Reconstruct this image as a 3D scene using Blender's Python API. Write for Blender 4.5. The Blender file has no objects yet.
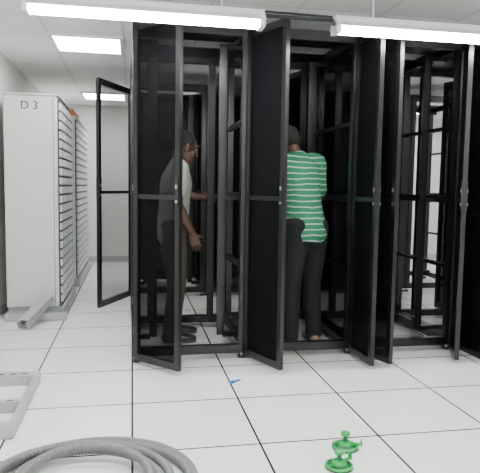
import bpy, math, random
import numpy as np
from mathutils import Vector, Matrix
random.seed(3)
scene = bpy.context.scene
COL = scene.collection
H_CAM = 1.22

# ------------------------------------------------------------ materials
def mat(name, color, rough=0.5, metal=0.0, spec=0.5):
    m = bpy.data.materials.new(name); m.use_nodes = True
    b = m.node_tree.nodes['Principled BSDF']
    b.inputs['Base Color'].default_value = (*color, 1)
    b.inputs['Roughness'].default_value = rough
    b.inputs['Metallic'].default_value = metal
    b.inputs['Specular IOR Level'].default_value = spec
    return m

def add_noise(m, c1, c2, scale=8, bump=0.0, detail=4):
    nt = m.node_tree; b = nt.nodes['Principled BSDF']
    tc = nt.nodes.new('ShaderNodeTexCoord'); n = nt.nodes.new('ShaderNodeTexNoise')
    n.inputs['Scale'].default_value = scale; n.inputs['Detail'].default_value = detail
    nt.links.new(tc.outputs['Object'], n.inputs['Vector'])
    mx = nt.nodes.new('ShaderNodeMix'); mx.data_type = 'RGBA'
    mx.inputs[6].default_value = (*c1, 1); mx.inputs[7].default_value = (*c2, 1)
    nt.links.new(n.outputs['Fac'], mx.inputs[0]); nt.links.new(mx.outputs[2], b.inputs['Base Color'])
    if bump:
        bp = nt.nodes.new('ShaderNodeBump'); bp.inputs['Strength'].default_value = bump
        bp.inputs['Distance'].default_value = 0.01
        nt.links.new(n.outputs['Fac'], bp.inputs['Height']); nt.links.new(bp.outputs[0], b.inputs['Normal'])
    return m

def emis(name, color, s):
    m = bpy.data.materials.new(name); m.use_nodes = True
    nt = m.node_tree; nt.nodes.clear()
    e = nt.nodes.new('ShaderNodeEmission'); o = nt.nodes.new('ShaderNodeOutputMaterial')
    e.inputs[0].default_value = (*color, 1); e.inputs[1].default_value = s
    nt.links.new(e.outputs[0], o.inputs[0]); return m

def grid_mat(name, base, line, ox, oy, half, rough, var=0.03, spec=0.5):
    m = bpy.data.materials.new(name); m.use_nodes = True
    nt = m.node_tree; b = nt.nodes['Principled BSDF']; L = nt.links.new
    tc = nt.nodes.new('ShaderNodeTexCoord'); sx = nt.nodes.new('ShaderNodeSeparateXYZ')
    L(tc.outputs['Object'], sx.inputs[0])
    def mth(op, a, bb=None):
        n = nt.nodes.new('ShaderNodeMath'); n.operation = op
        for i, v in enumerate((a, bb)):
            if v is None: continue
            if isinstance(v, (int, float)): n.inputs[i].default_value = v
            else: L(v, n.inputs[i])
        return n.outputs[0]
    xs = mth('SUBTRACT', sx.outputs[0], ox); ys = mth('SUBTRACT', sx.outputs[1], oy)
    mask = mth('MAXIMUM', mth('LESS_THAN', mth('PINGPONG', xs, 0.3), half), mth('LESS_THAN', mth('PINGPONG', ys, 0.3), half))
    cx = nt.nodes.new('ShaderNodeCombineXYZ')
    L(mth('FLOOR', mth('DIVIDE', xs, 0.6)), cx.inputs[0]); L(mth('FLOOR', mth('DIVIDE', ys, 0.6)), cx.inputs[1])
    wn = nt.nodes.new('ShaderNodeTexWhiteNoise'); L(cx.outputs[0], wn.inputs[0])
    ns = nt.nodes.new('ShaderNodeTexNoise'); ns.inputs['Scale'].default_value = 3.0; ns.inputs['Detail'].default_value = 8
    L(tc.outputs['Object'], ns.inputs['Vector'])
    v = mth('ADD', mth('MULTIPLY', wn.outputs['Value'], var), mth('MULTIPLY', ns.outputs['Fac'], 0.06))
    v = mth('SUBTRACT', 1.02, v)
    vm = nt.nodes.new('ShaderNodeVectorMath'); vm.operation = 'SCALE'
    vm.inputs[0].default_value = base; L(v, vm.inputs['Scale'])
    mx = nt.nodes.new('ShaderNodeMix'); mx.data_type = 'RGBA'
    L(mask, mx.inputs[0]); L(vm.outputs[0], mx.inputs[6]); mx.inputs[7].default_value = (*line, 1)
    L(mx.outputs[2], b.inputs['Base Color'])
    b.inputs['Roughness'].default_value = rough; b.inputs['Specular IOR Level'].default_value = spec
    return m

M_floor = grid_mat('raised_floor_tile', (0.80, 0.81, 0.80), (0.02, 0.02, 0.025), 0.0, 0.18, 0.0055, 0.24)
M_ceil = grid_mat('ceiling_tile', (0.92, 0.92, 0.91), (0.76, 0.76, 0.75), 0.53, 0.3, 0.012, 0.9, 0.02, 0.1)
M_wall = add_noise(mat('wall_paint', (0.7, 0.72, 0.72), 0.8, spec=0.2), (0.70, 0.71, 0.69), (0.76, 0.77, 0.75), 1.5)
M_base = mat('baseboard_paint', (0.45, 0.46, 0.46), 0.5)
M_black = add_noise(mat('black_powdercoat', (0.012, 0.012, 0.014), 0.3), (0.003, 0.003, 0.0035), (0.005, 0.005, 0.006), 30)
M_blackin = mat('black_inner', (0.008, 0.008, 0.009), 0.5)
M_chrome = mat('dull_steel', (0.45, 0.46, 0.48), 0.35, 0.9)
M_white = mat('label_white', (0.8, 0.8, 0.8), 0.6)
M_tube = emis('fluorescent_tube', (0.98, 1.0, 0.97), 105)
M_panel = emis('troffer_diffuser', (0.98, 1.0, 0.97), 35)
M_fix = mat('fixture_white', (0.8, 0.82, 0.83), 0.4)
M_cab = add_noise(mat('cabinet_enamel', (0.6, 0.62, 0.63), 0.4), (0.60, 0.61, 0.59), (0.66, 0.67, 0.65), 2)
M_cabstrip = mat('cabinet_strip', (0.55, 0.57, 0.58), 0.35)
M_cabgap = mat('cabinet_gap', (0.05, 0.053, 0.056), 0.6)
M_cabbase = mat('cabinet_plinth', (0.33, 0.34, 0.35), 0.5)
M_galv = add_noise(mat('galvanised', (0.5, 0.51, 0.52), 0.4, 0.5), (0.38, 0.39, 0.40), (0.50, 0.51, 0.52), 12)
M_hose = add_noise(mat('grey_hose', (0.22, 0.225, 0.225), 0.5), (0.12, 0.125, 0.123), (0.18, 0.185, 0.182), 5)
M_pvc = mat('pvc_grey', (0.34, 0.35, 0.35), 0.4)
M_green = mat('green_plastic', (0.01, 0.30, 0.06), 0.3)
M_greend = mat('green_dark_plastic', (0.004, 0.11, 0.03), 0.35)
M_rub = mat('black_rubber', (0.02, 0.02, 0.02), 0.7)
M_blue = mat('blue_tape', (0.02, 0.13, 0.45), 0.5)
M_orange = mat('orange_cloth', (0.55, 0.22, 0.07), 0.8)
M_ink = mat('ink', (0.03, 0.03, 0.035), 0.7)

def mesh_mat(name, opacity, col):
    m = bpy.data.materials.new(name); m.use_nodes = True
    nt = m.node_tree; b = nt.nodes['Principled BSDF']; o = nt.nodes['Material Output']
    b.inputs['Base Color'].default_value = (*col, 1); b.inputs['Roughness'].default_value = 0.8
    b.inputs['Specular IOR Level'].default_value = 0.05
    t = nt.nodes.new('ShaderNodeBsdfTransparent'); mx = nt.nodes.new('ShaderNodeMixShader')
    mx.inputs[0].default_value = opacity
    nt.links.new(t.outputs[0], mx.inputs[1]); nt.links.new(b.outputs[0], mx.inputs[2])
    nt.links.new(mx.outputs[0], o.inputs[0]); return m
M_mesh = mesh_mat('perforated_sheet', 0.62, (0.004, 0.004, 0.005))
M_mesh2 = mesh_mat('perforated_sheet_dense', 0.78, (0.004, 0.004, 0.005))
M_mesh4 = mesh_mat('perforated_sheet_door', 0.95, (0.004, 0.004, 0.005))
M_mesh3 = mesh_mat('perforated_sheet_light', 0.30, (0.04, 0.04, 0.04))

# ------------------------------------------------------------ mesh builder
class MB:
    def __init__(s): s.v = []; s.f = []; s.m = []; s.sm = []; s.mats = []
    def mi(s, m):
        if m not in s.mats: s.mats.append(m)
        return s.mats.index(m)
    def add(s, vs, fs, m, smooth=False, M=None):
        o = len(s.v)
        for p in vs:
            p = Vector(p)
            s.v.append(M @ p if M is not None else p)
        for f in fs:
            s.f.append([i + o for i in f]); s.m.append(s.mi(m)); s.sm.append(smooth)
    def box(s, a, b, m, M=None):
        x0, y0, z0 = a; x1, y1, z1 = b
        vs = [(x0,y0,z0),(x1,y0,z0),(x1,y1,z0),(x0,y1,z0),(x0,y0,z1),(x1,y0,z1),(x1,y1,z1),(x0,y1,z1)]
        s.add(vs, [(0,3,2,1),(4,5,6,7),(0,1,5,4),(1,2,6,5),(2,3,7,6),(3,0,4,7)], m, False, M)
    def cyl(s, p0, p1, r0, m, r1=None, n=20, caps=True, M=None):
        p0 = Vector(p0); p1 = Vector(p1); r1 = r0 if r1 is None else r1
        t = (p1 - p0).normalized(); a = t.orthogonal().normalized(); b = t.cross(a)
        vs = []
        for p, r in ((p0, r0), (p1, r1)):
            for i in range(n):
                an = 2*math.pi*i/n; vs.append(p + (a*math.cos(an) + b*math.sin(an))*r)
        s.add(vs, [(i, (i+1) % n, n+(i+1) % n, n+i) for i in range(n)], m, True, M)
        if caps: s.add(vs, [tuple(range(n-1, -1, -1)), tuple(range(n, 2*n))], m, False, M)
    def lathe(s, prof, m, n=32, M=None):
        vs = []
        for r, z in prof:
            for i in range(n):
                an = 2*math.pi*i/n; vs.append((r*math.cos(an), r*math.sin(an), z))
        fs = []
        for k in range(len(prof)-1):
            for i in range(n):
                fs.append((k*n+i, k*n+(i+1) % n, (k+1)*n+(i+1) % n, (k+1)*n+i))
        s.add(vs, fs, m, True, M)
    def tube(s, pts, rad, m, n=12, M=None):
        pts = [Vector(p) for p in pts]; vs = []; fs = []
        N = len(pts); up = Vector((0, 0, 1))
        for k, p in enumerate(pts):
            t = (pts[min(k+1, N-1)] - pts[max(k-1, 0)]).normalized()
            a = t.cross(up)
            if a.length < 1e-3: a = t.orthogonal()
            a.normalize(); b = t.cross(a)
            r = rad(k) if callable(rad) else rad
            for i in range(n):
                an = 2*math.pi*i/n; vs.append(p + (a*math.cos(an)+b*math.sin(an))*r)
        for k in range(N-1):
            for i in range(n):
                fs.append((k*n+i, k*n+(i+1) % n, (k+1)*n+(i+1) % n, (k+1)*n+i))
        fs.append(tuple(range(n-1, -1, -1))); fs.append(tuple((N-1)*n+i for i in range(n)))
        s.add(vs, fs, m, True, M)
    def obj(s, name, parent=None, bevel=0, origin=None):
        me = bpy.data.meshes.new(name)
        o = Vector(origin) if origin else Vector((0, 0, 0))
        me.from_pydata([tuple(v - o) for v in s.v], [], s.f)
        for m in s.mats: me.materials.append(m)
        me.polygons.foreach_set('material_index', s.m); me.polygons.foreach_set('use_smooth', s.sm)
        me.update()
        ob = bpy.data.objects.new(name, me); COL.objects.link(ob); ob.location = o
        if bevel:
            bv = ob.modifiers.new('bevel', 'BEVEL'); bv.width = bevel; bv.segments = 2; bv.limit_method = 'ANGLE'
        if parent: ob.parent = parent; ob.matrix_parent_inverse = Matrix.Translation(-parent.location)
        return ob

# ------------------------------------------------------------ room
XL, XR, YB, YF, HC = -1.2, 6.2, 9.3, -2.6, 2.44
def slab(name, a, b, m):
    q = MB(); q.box(a, b, m); return q.obj(name)
slab('floor', (XL-.1, YF-.1, -.1), (XR+.1, YB+.1, 0), M_floor)
slab('ceiling', (XL-.1, YF-.1, HC), (XR+.1, YB+.1, HC+.1), M_ceil)
slab('wall_left', (XL-.1, YF, 0), (XL, YB, HC), M_wall)
slab('wall_right', (XR, YF, 0), (XR+.1, YB, HC), M_wall)
slab('wall_back', (XL, YB, 0), (XR, YB+.1, HC), M_wall)
slab('wall_front', (XL, YF-.1, 0), (XR, YF, HC), M_wall)
slab('baseboard_left', (XL, YF, 0), (XL+.012, YB, .09), M_base)
slab('baseboard_back', (XL+.012, YB-.012, 0), (XR, YB, .09), M_base)

# ------------------------------------------------------------ lights
def troffer(x, y):
    q = MB(); z = HC
    q.box((x-.3, y-.3, z-.02), (x+.3, y-.27, z-.001), M_fix); q.box((x-.3, y+.27, z-.02), (x+.3, y+.3, z-.001), M_fix)
    q.box((x-.3, y-.27, z-.02), (x-.27, y+.27, z-.001), M_fix); q.box((x+.27, y-.27, z-.02), (x+.3, y+.27, z-.001), M_fix)
    q.box((x-.27, y-.27, z-.012), (x+.27, y+.27, z-.002), M_panel)
    q.obj('ceiling_panel_or_fill_light', origin=(x, y, z))
for i, (x, y) in enumerate([(-.37, 5.28), (-.37, 8.28), (2.03, 8.4), (4.43, 8.4), (4.43, 5.4), (-.37, 1.8), (2.03, .6), (4.43, 1.8), (2.03, -1.2)]):  # last four, out of view around the camera, are added fill lamps
    troffer(x, y)

def batten(x0, x1, y, z):
    q = MB()
    q.box((x0, y-.03, z+.03), (x1, y+.03, z+.085), M_fix)
    for sg in (-1, 1):
        vs = [(x0, y+sg*.03, z+.05), (x1, y+sg*.03, z+.05), (x1, y+sg*.075, z+.015), (x0, y+sg*.075, z+.015),
              (x0, y+sg*.03, z+.054), (x1, y+sg*.03, z+.054), (x1, y+sg*.077, z+.019), (x0, y+sg*.077, z+.019)]
        q.add(vs, [(0,1,2,3),(7,6,5,4),(2,6,7,3),(0,3,7,4),(1,5,6,2)], M_fix)
    for sg in (-1, 1):
        q.cyl((x0+.03, y+sg*.028, z+.005), (x1-.03, y+sg*.028, z+.005), .019, M_tube, n=16)
    for xx in (x0, x1-.03):
        q.box((xx, y-.055, z-.018), (xx+.03, y+.055, z+.05), M_fix)
    for xx in (x0+.25, x1-.25):
        q.cyl((xx, y, z+.085), (xx, y, HC-.001), .006, M_fix, n=8)
    q.obj('fluorescent_batten_or_fill_light', origin=(x0, y, z))
ZB = 2.168
batten(-.585, .765, 3.41, ZB)
batten(1.20, 2.60, 3.41, ZB)
batten(-.61, .82, -.4, ZB+.05)  # added fill batten behind the camera, brightens the fronts
batten(1.25, 2.65, -.4, ZB+.05)  # second added fill batten, also unseen behind the camera
q = MB()
q.cyl((.77, 3.41, ZB+.06), (1.195, 3.41, ZB+.06), .010, M_blackin, n=10)
q.cyl((.77, 3.43, ZB+.09), (1.195, 3.43, ZB+.085), .006, M_blackin, n=8)
q.obj('lighting_conduit')

# ------------------------------------------------------------ racks
RH = 2.31
def leaf(rack, name, hinge, tip, z0=.03, z1=2.27, mesh=M_mesh4, handle=True, fr=.036):
    hx, hy = hinge; tx, ty = tip
    d = Vector((tx-hx, ty-hy, 0)); W = d.length; d.normalize()
    n = Vector((-d.y, d.x, 0))
    M = Matrix(((d.x, n.x, 0, hx), (d.y, n.y, 0, hy), (0, 0, 1, 0), (0, 0, 0, 1)))
    q = MB(); t = .015
    q.box((0, -t, z0), (fr, t, z1), M_black, M); q.box((W-fr, -t, z0), (W, t, z1), M_black, M)
    q.box((fr, -t, z0), (W-fr, t, z0+fr*1.3), M_black, M); q.box((fr, -t, z1-fr*1.3), (W-fr, t, z1), M_black, M)
    q.box((fr, -t*.6, 1.13), (W-fr, t*.6, 1.16), M_black, M)
    q.box((fr, -.002, z0+fr*1.3), (W-fr, .002, 1.13), mesh, M)
    q.box((fr, -.002, 1.16), (W-fr, .002, z1-fr*1.3), mesh, M)
    for zz in (z0+.2, 1.2, z1-.2):
        q.cyl(M @ Vector((-.004, 0, zz-.03)), M @ Vector((-.004, 0, zz+.03)), .009, M_chrome, n=10)
    if handle:
        for s in (-1, 1):
            q.box((W-fr+.006, s*t-.006, 1.08), (W-.006, s*t+.006, 1.28), M_blackin, M)
            q.box((W-fr+.010, s*(t+.007)-.002, 1.20), (W-.010, s*(t+.007)+.002, 1.225), M_chrome, M)
            q.cyl(M @ Vector((W-fr/2, s*(t+.006), 1.12)), M @ Vector((W-fr/2, s*(t+.011), 1.12)), .009, M_chrome, n=12)
    return q.obj(name, rack, origin=(hx, hy, 0))

def rack(x0, x1, y0, y1, rails=(.25, .85), top=True, braces=(1.12,), backmesh=None, sidemesh=None, frontmesh=None):
    q = MB(); p = .05; zb = .04; g = .004
    x0 += g; x1 -= g
    for x in (x0, x1-p):
        for y in (y0, y1-p):
            q.box((x, y, zb), (x+p, y+p, RH), M_black)
    for z in (zb, RH-.07):
        h = .07 if z > 1 else .06
        q.box((x0+p, y0, z), (x1-p, y0+p, z+h), M_black); q.box((x0+p, y1-p, z), (x1-p, y1, z+h), M_black)
        q.box((x0, y0+p, z), (x0+p, y1-p, z+h), M_black); q.box((x1-p, y0+p, z), (x1, y1-p, z+h), M_black)
    for x in (x0+p/2, x1-p/2):
        for y in (y0+p/2, y1-p/2):
            q.cyl((x, y, 0), (x, y, .018), .028, M_rub, n=14); q.cyl((x, y, .018), (x, y, zb), .01, M_chrome, n=8)
    for z in braces:
        for x in (x0+.004, x1-.03):
            q.box((x, y0+p, z), (x+.026, y1-p, z+.055), M_black)
    for z in (.62, 1.68):
        for x in (x0+.01, x1-.022):
            q.box((x, y0+p, z), (x+.012, y1-p, z+.025), M_black)
    xc = (x0+x1)/2
    for ry in rails:
        y = y0+ry
        for sg in (-1, 1):
            xr = xc+sg*.25
            q.box((xr-.028, y, zb+.07), (xr+.028, y+.003, RH-.07), M_black)
            q.box((xr+sg*.02-.002, y, zb+.07), (xr+sg*.02+.002, y+.06, RH-.07), M_black)
            for k in range(44):
                z = .15+k*.047
                q.box((xr-.006, y-.0008, z), (xr+.006, y+.0001, z+.010), M_rub)
            for z in (zb+.05, 1.12, RH-.1):
                xa, xb = (x0+.004, xr-.02) if sg < 0 else (xr+.02, x1-.004)
                q.box((xa, y+.01, z), (xb, y+.05, z+.035), M_black)
    if top:
        q.box((x0+p, y0+p, RH-.02), (x1-p, y0+.40, RH-.015), M_black)
        q.box((x0+p, y0+.62, RH-.02), (x1-p, y1-p, RH-.015), M_black)
    if backmesh: q.box((x0+p, y1-.02, zb+.06), (x1-p, y1-.016, RH-.06), backmesh)
    if frontmesh:
        q.box((x0+p, y0+.012, zb+.06), (x1-p, y0+.016, RH-.06), frontmesh)
        for xx in (xc-.03, xc+.005):
            q.box((xx, y0+.005, zb+.06), (xx+.025, y0+.02, RH-.07), M_black)
    if sidemesh: q.box((x1-.012, y0+p, zb+.06), (x1-.008, y1-p, RH-.06), sidemesh)
    return q.obj('server_rack', origin=(x0, y0, 0))

Y1, Y2 = 3.94, 4.94
r1 = rack(0, .8, Y1, Y2)
leaf(r1, 'door_leaf_left', (.02, Y1-.016), (.30, 3.62), mesh=M_mesh)
leaf(r1, 'door_leaf_right', (.79, Y1-.016), (.955, 3.55))
r2 = rack(.8, 1.6, Y1, Y2, rails=(.66, .9), sidemesh=M_mesh)
leaf(r2, 'door_leaf_right', (1.575, Y1-.016), (1.585, 3.55))
r3 = rack(1.6, 2.4, Y1, Y2)
leaf(r3, 'door_leaf_left', (1.625, Y1-.016), (1.73, 3.57), mesh=M_mesh2)
leaf(r3, 'door_leaf_right', (2.38, Y1-.016), (2.24, 3.60))
r4 = rack(2.4, 3.2, Y1, Y2)
leaf(r4, 'door_leaf_left', (2.42, Y1-.016), (2.43, 3.56))
r5 = rack(3.2, 4.0, Y1, Y2)
for rk, xx in ((r1, .8), (r2, 1.6), (r3, 2.4), (r4, 3.2)):
    leaf(rk, 'rear_door_leaf_left', (xx-.79, Y2+.016), (xx-.80, Y2+.40), mesh=M_mesh2, handle=False)
    leaf(rk, 'rear_door_leaf_right', (xx-.02, Y2+.016), (xx+.0, Y2+.40), mesh=M_mesh2, handle=False) if xx < 1 else leaf(rk, 'rear_door_leaf_right', (xx-.04, Y2+.016), (xx-.16, Y2+.38), mesh=M_mesh2, handle=False)
YA, YC = 6.30, 7.30
b = []
for k in range(5):
    b.append(rack(.8*k, .8*k+.8, YA, YC, backmesh=(M_mesh2 if k < 4 else None), frontmesh=(M_mesh2 if k in (1, 2, 3) else None), sidemesh=(M_mesh if k in (0, 1, 2) else None)))
leaf(b[0], 'door_leaf', (-.005, YA-.016), (-.32, 5.64), z0=.03, z1=2.22, mesh=M_mesh3, fr=.045)

# ------------------------------------------------------------ cabinets
def cabinet(y0, y1, label=None, ncol=2):
    x0, x1, H = -1.11, -.655, 2.0
    root = MB()
    root.box((x0, y0, .10), (x1, y1, H), M_cab)
    ob = root.obj('storage_cabinet', bevel=.012, origin=(x0, y0, 0))
    p = MB(); p.box((x0+.01, y0+.01, 0), (x1+.045, y1-.01, .10), M_cabbase); p.obj('plinth', ob, bevel=.006, origin=(x0, y0, 0))
    s = MB()
    s.box((x1, y0+.02, .13), (x1+.012, y1-.02, H-.03), M_cabgap)
    n = 22; hh = (H-.18)/n; w = (y1-y0-.06)/ncol
    for c in range(ncol):
        for k in range(n):
            z = .14+k*hh; ya = y0+.03+c*w
            s.box((x1+.012, ya, z), (x1+.030, ya+w-.03, z+hh*.74), M_cabstrip)
            s.box((x1+.030, ya+w*.4, z+.012), (x1+.034, ya+w*.6, z+hh*.4), M_white)
    s.obj('drawer_fronts', ob, bevel=.003, origin=(x1, y0, 0))
    t = MB(); t.box((x0-.005, y0-.006, H), (x1+.02, y1+.006, H+.012), M_cab); t.obj('top_cap', ob, origin=(x0, y0, H))
    sm = MB()
    sm.box((x1-.035, y0-.003, .12), (x1-.031, y0, H-.02), M_cabgap)
    sm.obj('panel_seam', ob)
    if label:
        cu = bpy.data.curves.new('label_text', 'FONT'); cu.body = label; cu.size = .10; cu.extrude = .0005
        to = bpy.data.objects.new('label_text', cu); COL.objects.link(to)
        cu.materials.append(M_ink)
        to.rotation_euler = (math.pi/2, 0, 0); to.location = (-.965, y0-.002, 1.875)
        to.parent = ob; to.matrix_parent_inverse = Matrix.Translation(-ob.location)
    return ob
cabinet(5.4, 6.5, 'D 3')
cabinet(7.0, 8.7)

q = MB(); pr = [(0, .11)]
for k in range(0, 9):
    a = k/8*math.pi/2
    pr.append((.085*math.sin(a)*(1+.12*math.sin(5*a)), .11*math.cos(a)))
pr[-1] = (.09, 0); q.lathe(pr, M_orange, 24); q.lathe([(.0, 0), (.09, 0)], M_orange, 24)
for i, v in enumerate(q.v):
    an = math.atan2(v.y, v.x); f = 1+.18*math.sin(3*an+v.z*30)+.08*math.sin(7*an)
    v.x *= f*1.1; v.y *= f*1.3
q.v = [v+Vector((-.74, 7.2, 2.0125)) for v in q.v]
q.obj('folded_cloth_bag', origin=(-.74, 7.2, 2.0125))

# trunking offcut: open-ended box section leaning on the steel channel
q = MB(); a = Vector((-.90, 4.95, .040)); bb = Vector((-.73, 5.31, .20))
t = (bb-a).normalized(); w = t.cross(Vector((0, 0, 1))).normalized(); u = w.cross(t)
Ln = (bb-a).length
M = Matrix(((t.x, w.x, u.x, a.x), (t.y, w.y, u.y, a.y), (t.z, w.z, u.z, a.z), (0, 0, 0, 1)))
q.box((0, -.045, -.030), (Ln, .045, -.026), M_pvc, M)
q.box((0, -.045, -.026), (Ln, -.041, .030), M_pvc, M)
q.box((0, .041, -.026), (Ln, .045, .030), M_pvc, M)
q.box((.03, -.048, .030), (Ln, .048, .034), M_pvc, M)
q.box((0, -.045, .0295), (.03, -.025, .0335), M_pvc, M)
q.obj('trunking_offcut', origin=a)
q = MB()
q.box((-1.10, 5.27, 0), (-.58, 5.274, .075), M_galv); q.box((-1.10, 5.27, 0), (-.58, 5.37, .004), M_galv); q.box((-1.10, 5.366, 0), (-.58, 5.37, .075), M_galv)
q.obj('steel_channel', origin=(-1.10, 5.27, 0))

# ------------------------------------------------------------ cable tray frame bottom-left
q = MB()
xr, xl = -.56, -1.08; ya, yb = 2.81, 3.66
for x in (xl, xr-.004):
    q.box((x, ya, .0), (x+.004, yb, .056), M_galv)
for x0_, x1_ in ((xl, xl+.03), (xr-.03, xr)):
    q.box((x0_, ya, .056), (x1_, yb, .060), M_galv); q.box((x0_, ya, 0), (x1_, yb, .004), M_galv)
for yy, w in ((ya, .07), (ya+.33, .05), (yb-.09, .09)):
    q.box((xl+.004, yy, .056), (xr-.03, yy+w, .060), M_galv)
    q.box((xl+.004, yy, .0), (xr-.004, yy+.003, .056), M_galv)
    for k in range(6):
        xx = xl+.07+k*.07
        q.box((xx, yy+w*.35, .0601), (xx+.035, yy+w*.6, .0606), M_cabgap)
q.obj('cable_tray_frame', origin=(xl, ya, 0))

# ------------------------------------------------------------ hose
pts = []
cx, cy = -.20, 2.26
step = .0035; th = -1.2
turns = 4.6
while th < turns*2*math.pi:
    k = th/(2*math.pi)
    R = .425-.045*k+.012*math.sin(th*2+k)
    z = .0215+.028*max(0, math.sin(th*.5+.8))*(1 if k > .6 else 0)+.006*k
    wob = .02*math.sin(k*2.1)
    pts.append((cx+wob+R*math.cos(th)*1.06, cy+.6*wob+R*math.sin(th), z))
    th += step/R
q = MB()
q.tube(pts, lambda k: .0195 if (k % 4) < 2 else .0165, M_hose, 12)
q.obj('coiled_flexible_conduit', origin=(cx, cy, 0))

# ------------------------------------------------------------ suction cups
def suction(x, y, rot):
    q = MB(); R = Matrix.Translation((x, y, 0)) @ Matrix.Rotation(rot, 4, 'Z')
    q.lathe([(0, .0), (.058, 0), (.062, .003), (.060, .007)], M_rub, 40, R)
    q.lathe([(.060, .007), (.061, .013), (.054, .017), (.052, .017)], M_green, 40, R)
    q.lathe([(.052, .017), (.049, .013), (.040, .014), (.034, .020)], M_greend, 40, R)
    q.lathe([(.034, .020), (.032, .030), (.022, .035), (.0, .036)], M_green, 40, R)
    # upright plunger post and knob
    q.cyl((0, 0, .034), (0, 0, .062), .0105, M_greend, n=18, M=R)
    q.lathe([(.0105, .060), (.020, .062), (.023, .069), (.021, .077), (.012, .082), (0, .083)], M_green, 28, R)
    # side lever with upturned tip
    q.box((.028, -.009, .018), (.078, .009, .026), M_green, R)
    q.box((.070, -.009, .026), (.078, .009, .044), M_green, R)
    q.box((-.060, -.006, .018), (-.030, .006, .026), M_green, R)
    q.obj('suction_cup_lifter', origin=(x, y, 0))
suction(.890, 2.300, .5); suction(.985, 2.475, -.3)

q = MB(); R = Matrix.Translation((.64, 3.46, 0)) @ Matrix.Rotation(.4, 4, 'Z')
vs = []; fs = []
for i in range(9):
    xx = -.035+i*.009; zz = .001+.012*abs(math.sin(i*.7))
    vs += [(xx, -.012, zz), (xx, .014, zz*.6+.001)]
for i in range(8): fs.append((2*i, 2*i+2, 2*i+3, 2*i+1))
q.add(vs, fs, M_blue, True, R)
q.box((-.05, -.02, 0.0002), (-.02, .015, .002), M_blue, R)
q.obj('blue_tape_scrap', origin=(.64, 3.46, 0))

# ------------------------------------------------------------ people
def ell_side(axis, side):
    t = axis.normalized(); s = side - t*side.dot(t)
    if s.length < 1e-4: s = t.orthogonal()
    s.normalize(); return t, s, t.cross(s)
def chain(pts, matid, side=(1, 0, 0), sub=4):
    P = [(Vector(p), w, d) for p, w, d in pts]
    R = []
    n = len(P)
    if n > 2:
        for i in range(n-1):
            p0 = P[max(i-1, 0)]; p1 = P[i]; p2 = P[i+1]; p3 = P[min(i+2, n-1)]
            for k in range(sub):
                t = k/sub
                def cr(a, b_, c, d_): return .5*((2*b_)+(c-a)*t+(2*a-5*b_+4*c-d_)*t*t+(-a+3*b_-3*c+d_)*t**3)
                R.append((cr(p0[0], p1[0], p2[0], p3[0]), cr(p0[1], p1[1], p2[1], p3[1]), cr(p0[2], p1[2], p2[2], p3[2])))
        R.append(P[-1])
    else: R = P
    return dict(k='c', R=R, m=matid, side=Vector(side))
def ellip(c, r, matid, rot=None):
    return dict(k='e', c=Vector(c), r=r, m=matid, rot=rot or Matrix.Identity(3))
def prim_mesh(pr, vs, fs):
    o = len(vs)
    if pr['k'] == 'e':
        n, m = 20, 12
        for j in range(1, m):
            a = math.pi*j/m
            for i in range(n):
                b_ = 2*math.pi*i/n
                v = Vector((pr['r'][0]*math.sin(a)*math.cos(b_), pr['r'][1]*math.sin(a)*math.sin(b_), pr['r'][2]*math.cos(a)))
                vs.append(pr['c']+pr['rot'] @ v)
        for j in range(m-2):
            for i in range(n):
                fs.append((o+j*n+i, o+(j+1)*n+i, o+(j+1)*n+(i+1) % n, o+j*n+(i+1) % n))
        fs.append(tuple(o+i for i in range(n))); fs.append(tuple(o+(m-2)*n+i for i in range(n-1, -1, -1)))
        return
    R = pr['R']; n = 20; rings = []
    N = len(R)
    def tan(i): return (R[min(i+1, N-1)][0]-R[max(i-1, 0)][0]).normalized()
    def capw(w, h, a): return w-h+h*math.cos(a)
    for a in (80, 60, 40, 20):
        a = math.radians(a); t = tan(0); c, w, d = R[0]; h = min(w, d)
        rings.append((c-t*h*math.sin(a), capw(w, h, a), capw(d, h, a), t))
    for i in range(N): rings.append((R[i][0], R[i][1], R[i][2], tan(i)))
    for a in (20, 40, 60, 80):
        a = math.radians(a); t = tan(N-1); c, w, d = R[-1]; h = min(w, d)
        rings.append((c+t*h*math.sin(a), capw(w, h, a), capw(d, h, a), t))
    for c, w, d, t in rings:
        _, s, u = ell_side(t, pr['side'])
        for i in range(n):
            an = 2*math.pi*i/n; vs.append(c+s*w*math.cos(an)+u*d*math.sin(an))
    K = len(rings)
    for k in range(K-1):
        for i in range(n):
            fs.append((o+k*n+i, o+k*n+(i+1) % n, o+(k+1)*n+(i+1) % n, o+(k+1)*n+i))
    fs.append(tuple(o+i for i in range(n-1, -1, -1))); fs.append(tuple(o+(K-1)*n+i for i in range(n)))
def prim_sdf(pr, X):
    if pr['k'] == 'e':
        A = np.array(pr['rot'].transposed()); q = (X-np.array(pr['c'])) @ A.T
        return (np.sqrt(((q/np.array(pr['r']))**2).sum(1))-1)*min(pr['r'])
    best = np.full(len(X), 1e9); R = pr['R']
    for i in range(len(R)-1):
        a = np.array(R[i][0]); b_ = np.array(R[i+1][0]); ab = b_-a; L = np.linalg.norm(ab)
        if L < 1e-6: continue
        t, s, u = ell_side(Vector(ab), pr['side'])
        tt = np.clip(((X-a) @ ab)/L**2, 0, 1)
        w = R[i][1]*(1-tt)+R[i+1][1]*tt; d = R[i][2]*(1-tt)+R[i+1][2]*tt
        q = X-(a+tt[:, None]*ab)
        qs = q @ np.array(s); qu = q @ np.array(u); qt = q @ np.array(t)
        mn = np.minimum(w, d)
        val = (np.sqrt((qs/w)**2+(qu/d)**2+(qt/mn)**2)-1)*mn
        best = np.minimum(best, val)
    return best
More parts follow.
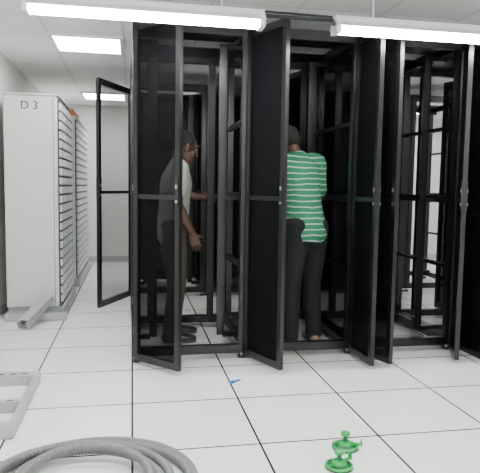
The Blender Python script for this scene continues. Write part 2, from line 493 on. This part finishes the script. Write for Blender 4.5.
def solid(prims, voxel, smooth_it, mats, name):
    vs = []; fs = []
    for p in prims:
        if p.get('paint'): continue
        prim_mesh(p, vs, fs)
    me = bpy.data.meshes.new(name+'_tmp'); me.from_pydata([tuple(v) for v in vs], [], fs); me.update()
    import bmesh
    bm = bmesh.new(); bm.from_mesh(me); bmesh.ops.recalc_face_normals(bm, faces=bm.faces); bm.to_mesh(me); bm.free()
    ob = bpy.data.objects.new(name+'_tmp', me); COL.objects.link(ob)
    r = ob.modifiers.new('r', 'REMESH'); r.mode = 'VOXEL'; r.voxel_size = voxel
    if smooth_it:
        s = ob.modifiers.new('s', 'SMOOTH'); s.iterations = smooth_it; s.factor = .5
    dg = bpy.context.evaluated_depsgraph_get(); dg.update()
    m2 = bpy.data.meshes.new_from_object(ob.evaluated_get(dg))
    bpy.data.objects.remove(ob)
    n = len(m2.polygons); C = np.empty(n*3); m2.polygons.foreach_get('center', C); C = C.reshape(-1, 3)
    D = np.stack([prim_sdf(p, C)-p.get('bias', 0) for p in prims]); idx = D.argmin(0)
    mid = np.array([p['m'] for p in prims])[idx]
    m2.materials.clear()
    for m in mats: m2.materials.append(m)
    m2.polygons.foreach_set('material_index', mid.astype(np.int32)); m2.polygons.foreach_set('use_smooth', np.ones(n, bool))
    m2.update(); return m2

def head_prims(c, R, SK, HA, EW, EP, LP):
    T = lambda x, y, z: Vector(c)+R @ Vector((x, y, z))
    P = [ellip(T(0, -.012, .032), (.074, .094, .086), SK, R), ellip(T(0, .022, -.045), (.054, .066, .066), SK, R),
         ellip(T(0, .055, -.088), (.024, .024, .02), SK, R),
         chain([(T(0, .082, .022), .009, .009), (T(0, .100, -.006), .012, .012), (T(0, .103, -.018), .015, .013)], SK, R @ Vector((1, 0, 0))),
         chain([(T(-.042, .070, .036), .012, .010), (T(0, .083, .038), .013, .011), (T(.042, .070, .036), .012, .010)], SK, R @ Vector((0, 0, 1))),
         ellip(T(-.042, .055, -.018), (.022, .022, .02), SK, R), ellip(T(.042, .055, -.018), (.022, .022, .02), SK, R),
         chain([(T(-.020, .084, -.050), .006, .006), (T(0, .091, -.048), .008, .008), (T(.020, .084, -.050), .006, .006)], LP, R @ Vector((0, 0, 1))),
         chain([(T(-.018, .083, -.059), .006, .006), (T(0, .089, -.061), .008, .008), (T(.018, .083, -.059), .006, .006)], LP, R @ Vector((0, 0, 1))),
         ]
    for s in (-1, 1):
        P.append(ellip(T(s*.077, -.005, -.002), (.010, .018, .032), SK, R))
        P.append(ellip(T(s*.081, -.012, .012), (.007, .016, .016), SK, R))
        P.append(ellip(T(s*.030, .076, .016), (.012, .009, .006), EW, R))
        pe = ellip(T(s*.030, .085, .016), (.0065, .006, .0065), EP, R); pe['paint'] = True; pe['bias'] = .002; P.append(pe)
    P.append(ellip(T(0, -.024, .048), (.081, .094, .083), HA, R))
    P.append(ellip(T(0, -.055, .010), (.070, .062, .062), HA, R))
    return P
def hand_prims(w, f, n, SK, curl, thumb_side):
    w = Vector(w); f = Vector(f).normalized(); n = Vector(n); n = (n-f*n.dot(f)).normalized(); s = f.cross(n)*thumb_side
    P = [chain([(w-f*.03, .026, .022), (w+f*.01, .030, .020), (w+f*.05, .040, .017), (w+f*.085, .040, .014)], SK, s)]
    for off, ln, r in ((.031, .068, .0085), (.0105, .078, .009), (-.0105, .072, .0085), (-.030, .056, .0075)):
        p = w+f*.085+s*off; pts = [(p-f*.015, r*1.05, r*1.05)]; a = 0
        for seg, frac in enumerate((.45, .32, .23)):
            a += curl*(.8 if seg == 0 else 1.0)
            dd = f*math.cos(a)+n*math.sin(a)+s*off*.8
            pts.append((p, r*(1-.08*seg), r*(1-.08*seg))); p = p+dd.normalized()*ln*frac
        pts.append((p, r*.75, r*.75)); P.append(chain(pts, SK, s, 3))
    b0 = w+f*.02+s*.03; d1 = (f*.7+s*.6+n*.35).normalized(); d2 = (f*.8+s*.1+n*.6).normalized()
    P.append(chain([(b0-s*.01, .014, .014), (b0+d1*.035, .012, .012), (b0+d1*.035+d2*.032, .009, .009)], SK, s))
    return P

def person(name, loc, yaw, J, mats, headrot, hands, sleeve=.62, hem_len=0.0, wsc=1.0):
    SK, HA, EW, EP, LP, SH, PA, SO, SL, CO, BE = range(11)
    V = {k: Vector(v) for k, v in J.items()}
    sh_dir = (V['shR']-V['shL']).normalized(); hip_dir = (V['hipR']-V['hipL']).normalized()
    pel = (V['hipR']+V['hipL'])/2; shc = (V['shR']+V['shL'])/2
    mid = pel.lerp(shc, .5)+V.get('belly', Vector((0, 0, 0)))
    up = (shc-pel).normalized()
    P = []
    P.append(chain([(pel+up*(-.02-hem_len), .178*wsc, .128), (pel.lerp(mid, .35), .166*wsc, .122), (mid, .160*wsc, .120), (mid.lerp(shc, .55), .178*wsc, .124), (shc-up*.03, .165, .105), (shc+up*.02, .10, .075)], SH, sh_dir))
    P.append(chain([(pel-up*.04, .160*wsc, .115), (pel+up*.03, .155*wsc, .110)], PA, hip_dir))
    for s in 'LR':
        sh, el, wr = V['sh'+s], V['el'+s], V['wr'+s]
        inn = shc.lerp(sh, .55)+up*.012
        P.append(chain([(inn, .062, .062), (sh, .064, .064), (sh.lerp(el, sleeve*.5), .062, .062), (sh.lerp(el, sleeve), .064, .064)], SH, (0, 1, 0)))
        P.append(chain([(sh, .045, .045), (sh.lerp(el, .5), .045, .045), (el, .037, .037)], SK))
        P.append(chain([(el, .038, .038), (el.lerp(wr, .3), .041, .041), (wr, .026, .024)], SK))
        hp, kn, an = V['hip'+s], V['kn'+s], V['an'+s]
        P.append(chain([(hp+Vector((0, 0, .02)), .096, .108), (hp.lerp(kn, .4), .088, .094), (kn, .070, .073), (kn.lerp(an, .45), .068, .070), (an+Vector((0, 0, -.01)), .062, .064)], PA, hip_dir))
        td = V['toe'+s].normalized()
        P.append(chain([(an+Vector((0, 0, -.02)), .042, .042), (Vector((an.x, an.y, .055)), .044, .044)], SO))
        h0 = Vector((an.x, an.y, 0))-td*.045; 
        sd = td.cross(Vector((0, 0, 1)))
        P.append(chain([(h0+Vector((0, 0, .045)), .036, .030), (h0+td*.09+Vector((0, 0, .045)), .040, .034), (h0+td*.17+Vector((0, 0, .036)), .048, .026), (h0+td*.225+Vector((0, 0, .032)), .038, .020)], SO, sd))
        P.append(chain([(h0+Vector((0, 0, .012)), .040, .012), (h0+td*.1+Vector((0, 0, .012)), .040, .012), (h0+td*.17+Vector((0, 0, .012)), .051, .012), (h0+td*.23+Vector((0, 0, .012)), .042, .012)], SL, sd))
    hc = V['head']; R = headrot
    nb = hc+R @ Vector((0, -.03, -.06))
    P.append(chain([(shc+up*-.01, .058, .058), (shc.lerp(nb, .5), .054, .056), (nb, .052, .056)], SK))
    P.append(chain([(shc+up*.005, .078, .070), (shc.lerp(nb, .28), .066, .064)], CO, sh_dir))
    meshes = [solid(P, .007, 4, mats, name)]
    meshes.append(solid(head_prims(hc, R, SK, HA, EW, EP, LP), .0035, 2, mats, name))
    for s in 'LR':
        f, n, cu = hands[s]
        meshes.append(solid(hand_prims(V['wr'+s], f, n, SK, cu, 1 if s == 'R' else -1), .003, 1, mats, name))
    obs = []
    for m in meshes:
        o = bpy.data.objects.new(name, m); COL.objects.link(o); obs.append(o)
    bpy.ops.object.select_all(action='DESELECT')
    for o in obs: o.select_set(True)
    bpy.context.view_layer.objects.active = obs[0]
    bpy.ops.object.join()
    o = obs[0]; o.name = name; o.location = loc; o.rotation_euler = (0, 0, yaw)
    return o

M_skin = add_noise(mat('skin_brown', (0.10, 0.05, 0.03), 0.5), (0.060, 0.030, 0.019), (0.095, 0.048, 0.03), 14)
M_hair = add_noise(mat('hair_black', (0.01, 0.009, 0.008), 0.85), (0.006, 0.006, 0.006), (0.02, 0.018, 0.016), 120, .6)
M_eye = mat('eye_white', (0.25, 0.23, 0.20), 0.3); M_pup = mat('pupil', (0.01, 0.008, 0.006), 0.2)
M_lip = mat('lips', (0.09, 0.035, 0.03), 0.5)
M_sh1 = add_noise(mat('shirt_grey', (0.16, 0.165, 0.14), 0.9), (0.25, 0.255, 0.23), (0.35, 0.355, 0.325), 9, .5)
M_pa1 = add_noise(mat('trousers_khaki', (0.07, 0.06, 0.05), 0.9), (0.045, 0.037, 0.027), (0.070, 0.058, 0.044), 8, .5)
M_pa2 = add_noise(mat('trousers_black', (0.012, 0.012, 0.015), 0.9), (0.006, 0.006, 0.008), (0.012, 0.012, 0.015), 8, .5)
M_shoe = mat('shoe_black', (0.015, 0.014, 0.013), 0.35); M_sole = mat('shoe_sole', (0.04, 0.04, 0.04), 0.7)
M_shoe2 = mat('shoe_tan', (0.20, 0.13, 0.08), 0.5)
M_polo = bpy.data.materials.new('polo_green_striped'); M_polo.use_nodes = True
nt = M_polo.node_tree; b_ = nt.nodes['Principled BSDF']; b_.inputs['Roughness'].default_value = .85
tc = nt.nodes.new('ShaderNodeTexCoord'); sp = nt.nodes.new('ShaderNodeSeparateXYZ'); nt.links.new(tc.outputs['Object'], sp.inputs[0])
nz = nt.nodes.new('ShaderNodeTexNoise'); nz.inputs['Scale'].default_value = 6; nt.links.new(tc.outputs['Object'], nz.inputs['Vector'])
m0 = nt.nodes.new('ShaderNodeMath'); m0.operation = 'MULTIPLY_ADD'; nt.links.new(nz.outputs['Fac'], m0.inputs[0]); m0.inputs[1].default_value = .03
nt.links.new(sp.outputs[2], m0.inputs[2])
m1 = nt.nodes.new('ShaderNodeMath'); m1.operation = 'PINGPONG'; m1.inputs[1].default_value = .021; nt.links.new(m0.outputs[0], m1.inputs[0])
m2_ = nt.nodes.new('ShaderNodeMath'); m2_.operation = 'LESS_THAN'; m2_.inputs[1].default_value = .0050; nt.links.new(m1.outputs[0], m2_.inputs[0])
mx = nt.nodes.new('ShaderNodeMix'); mx.data_type = 'RGBA'; nt.links.new(m2_.outputs[0], mx.inputs[0])
mx.inputs[6].default_value = (0.025, 0.20, 0.10, 1); mx.inputs[7].default_value = (0.38, 0.52, 0.44, 1)
nt.links.new(mx.outputs[2], b_.inputs['Base Color'])
M_polocol = mat('polo_collar', (0.02, 0.17, 0.085), 0.85)

def hr(yaw=0, pitch=0, roll=0):
    return (Matrix.Rotation(yaw, 3, 'Z') @ Matrix.Rotation(roll, 3, 'Y') @ Matrix.Rotation(pitch, 3, 'X'))
J1 = dict(hipR=(.09, -.02, .88), hipL=(-.09, -.02, .88), knR=(.10, .0, .47), knL=(-.10, .03, .47),
          anR=(.11, -.05, .085), anL=(-.11, .02, .085), toeR=(.12, .99, 0), toeL=(-.15, .98, 0),
          shR=(.185, .005, 1.345), shL=(-.185, .03, 1.345), elR=(.235, -.03, 1.08), wrR=(.215, .09, .86),
          elL=(-.24, .12, 1.14), wrL=(-.235, .27, 1.13), head=(0, .085, 1.51))
man1 = person('man_in_grey_shirt', (.33, 4.54, 0), math.radians(-90+8), J1,
    [M_skin, M_hair, M_eye, M_pup, M_lip, M_sh1, M_pa1, M_shoe, M_sole, M_sh1, M_shoe], hr(.05, math.radians(-20)),
    {'R': ((0, .35, -1), (-1, .2, 0), .35), 'L': ((0, 1, -.1), (.9, 0, -.4), .75)})
J2 = dict(hipR=(.085, -.03, .90), hipL=(-.085, -.03, .90), knR=(.10, .03, .49), knL=(-.10, .0, .48),
          anR=(.12, .02, .085), anL=(-.12, -.03, .085), toeR=(.25, .96, 0), toeL=(-.2, .97, 0),
          shR=(.15, .07, 1.42), shL=(-.19, .10, 1.40), elR=(.205, .12, 1.15), wrR=(.13, .33, 1.10),
          elL=(-.25, .20, 1.18), wrL=(-.24, .42, 1.22), head=(-.055, .18, 1.565))
man2 = person('man_in_striped_polo', (1.30, 4.24, 0), math.radians(14), J2,
    [M_skin, M_hair, M_eye, M_pup, M_lip, M_polo, M_pa2, M_shoe2, M_sole, M_polocol, M_shoe], hr(.2, math.radians(-22), -.1),
    {'R': ((-.2, 1, .1), (-.8, .3, -.5), .6), 'L': ((.1, 1, .2), (.8, .2, -.5), .7)}, sleeve=.8, wsc=.93)

# ------------------------------------------------------------ camera
F = 575.0
v = Vector(((132-240)/F, -(185-236.5)/F, -1)).normalized()
roll = .015
u = Vector((roll, 1, 0)); u.z = -(u.x*v.x+u.y*v.y)/v.z; u.normalize()
xh = v.cross(u)
cam = bpy.data.cameras.new('camera'); co = bpy.data.objects.new('camera', cam); COL.objects.link(co)
R3 = Matrix((xh, v, u)); co.matrix_world = Matrix.Translation((0, 0, H_CAM)) @ R3.to_4x4()
cam.sensor_width = 36; cam.lens = F/480*36
scene.camera = co
w = bpy.data.worlds.new('world'); scene.world = w; w.use_nodes = True
w.node_tree.nodes['Background'].inputs[0].default_value = (.6, .65, .7, 1); w.node_tree.nodes['Background'].inputs[1].default_value = .3
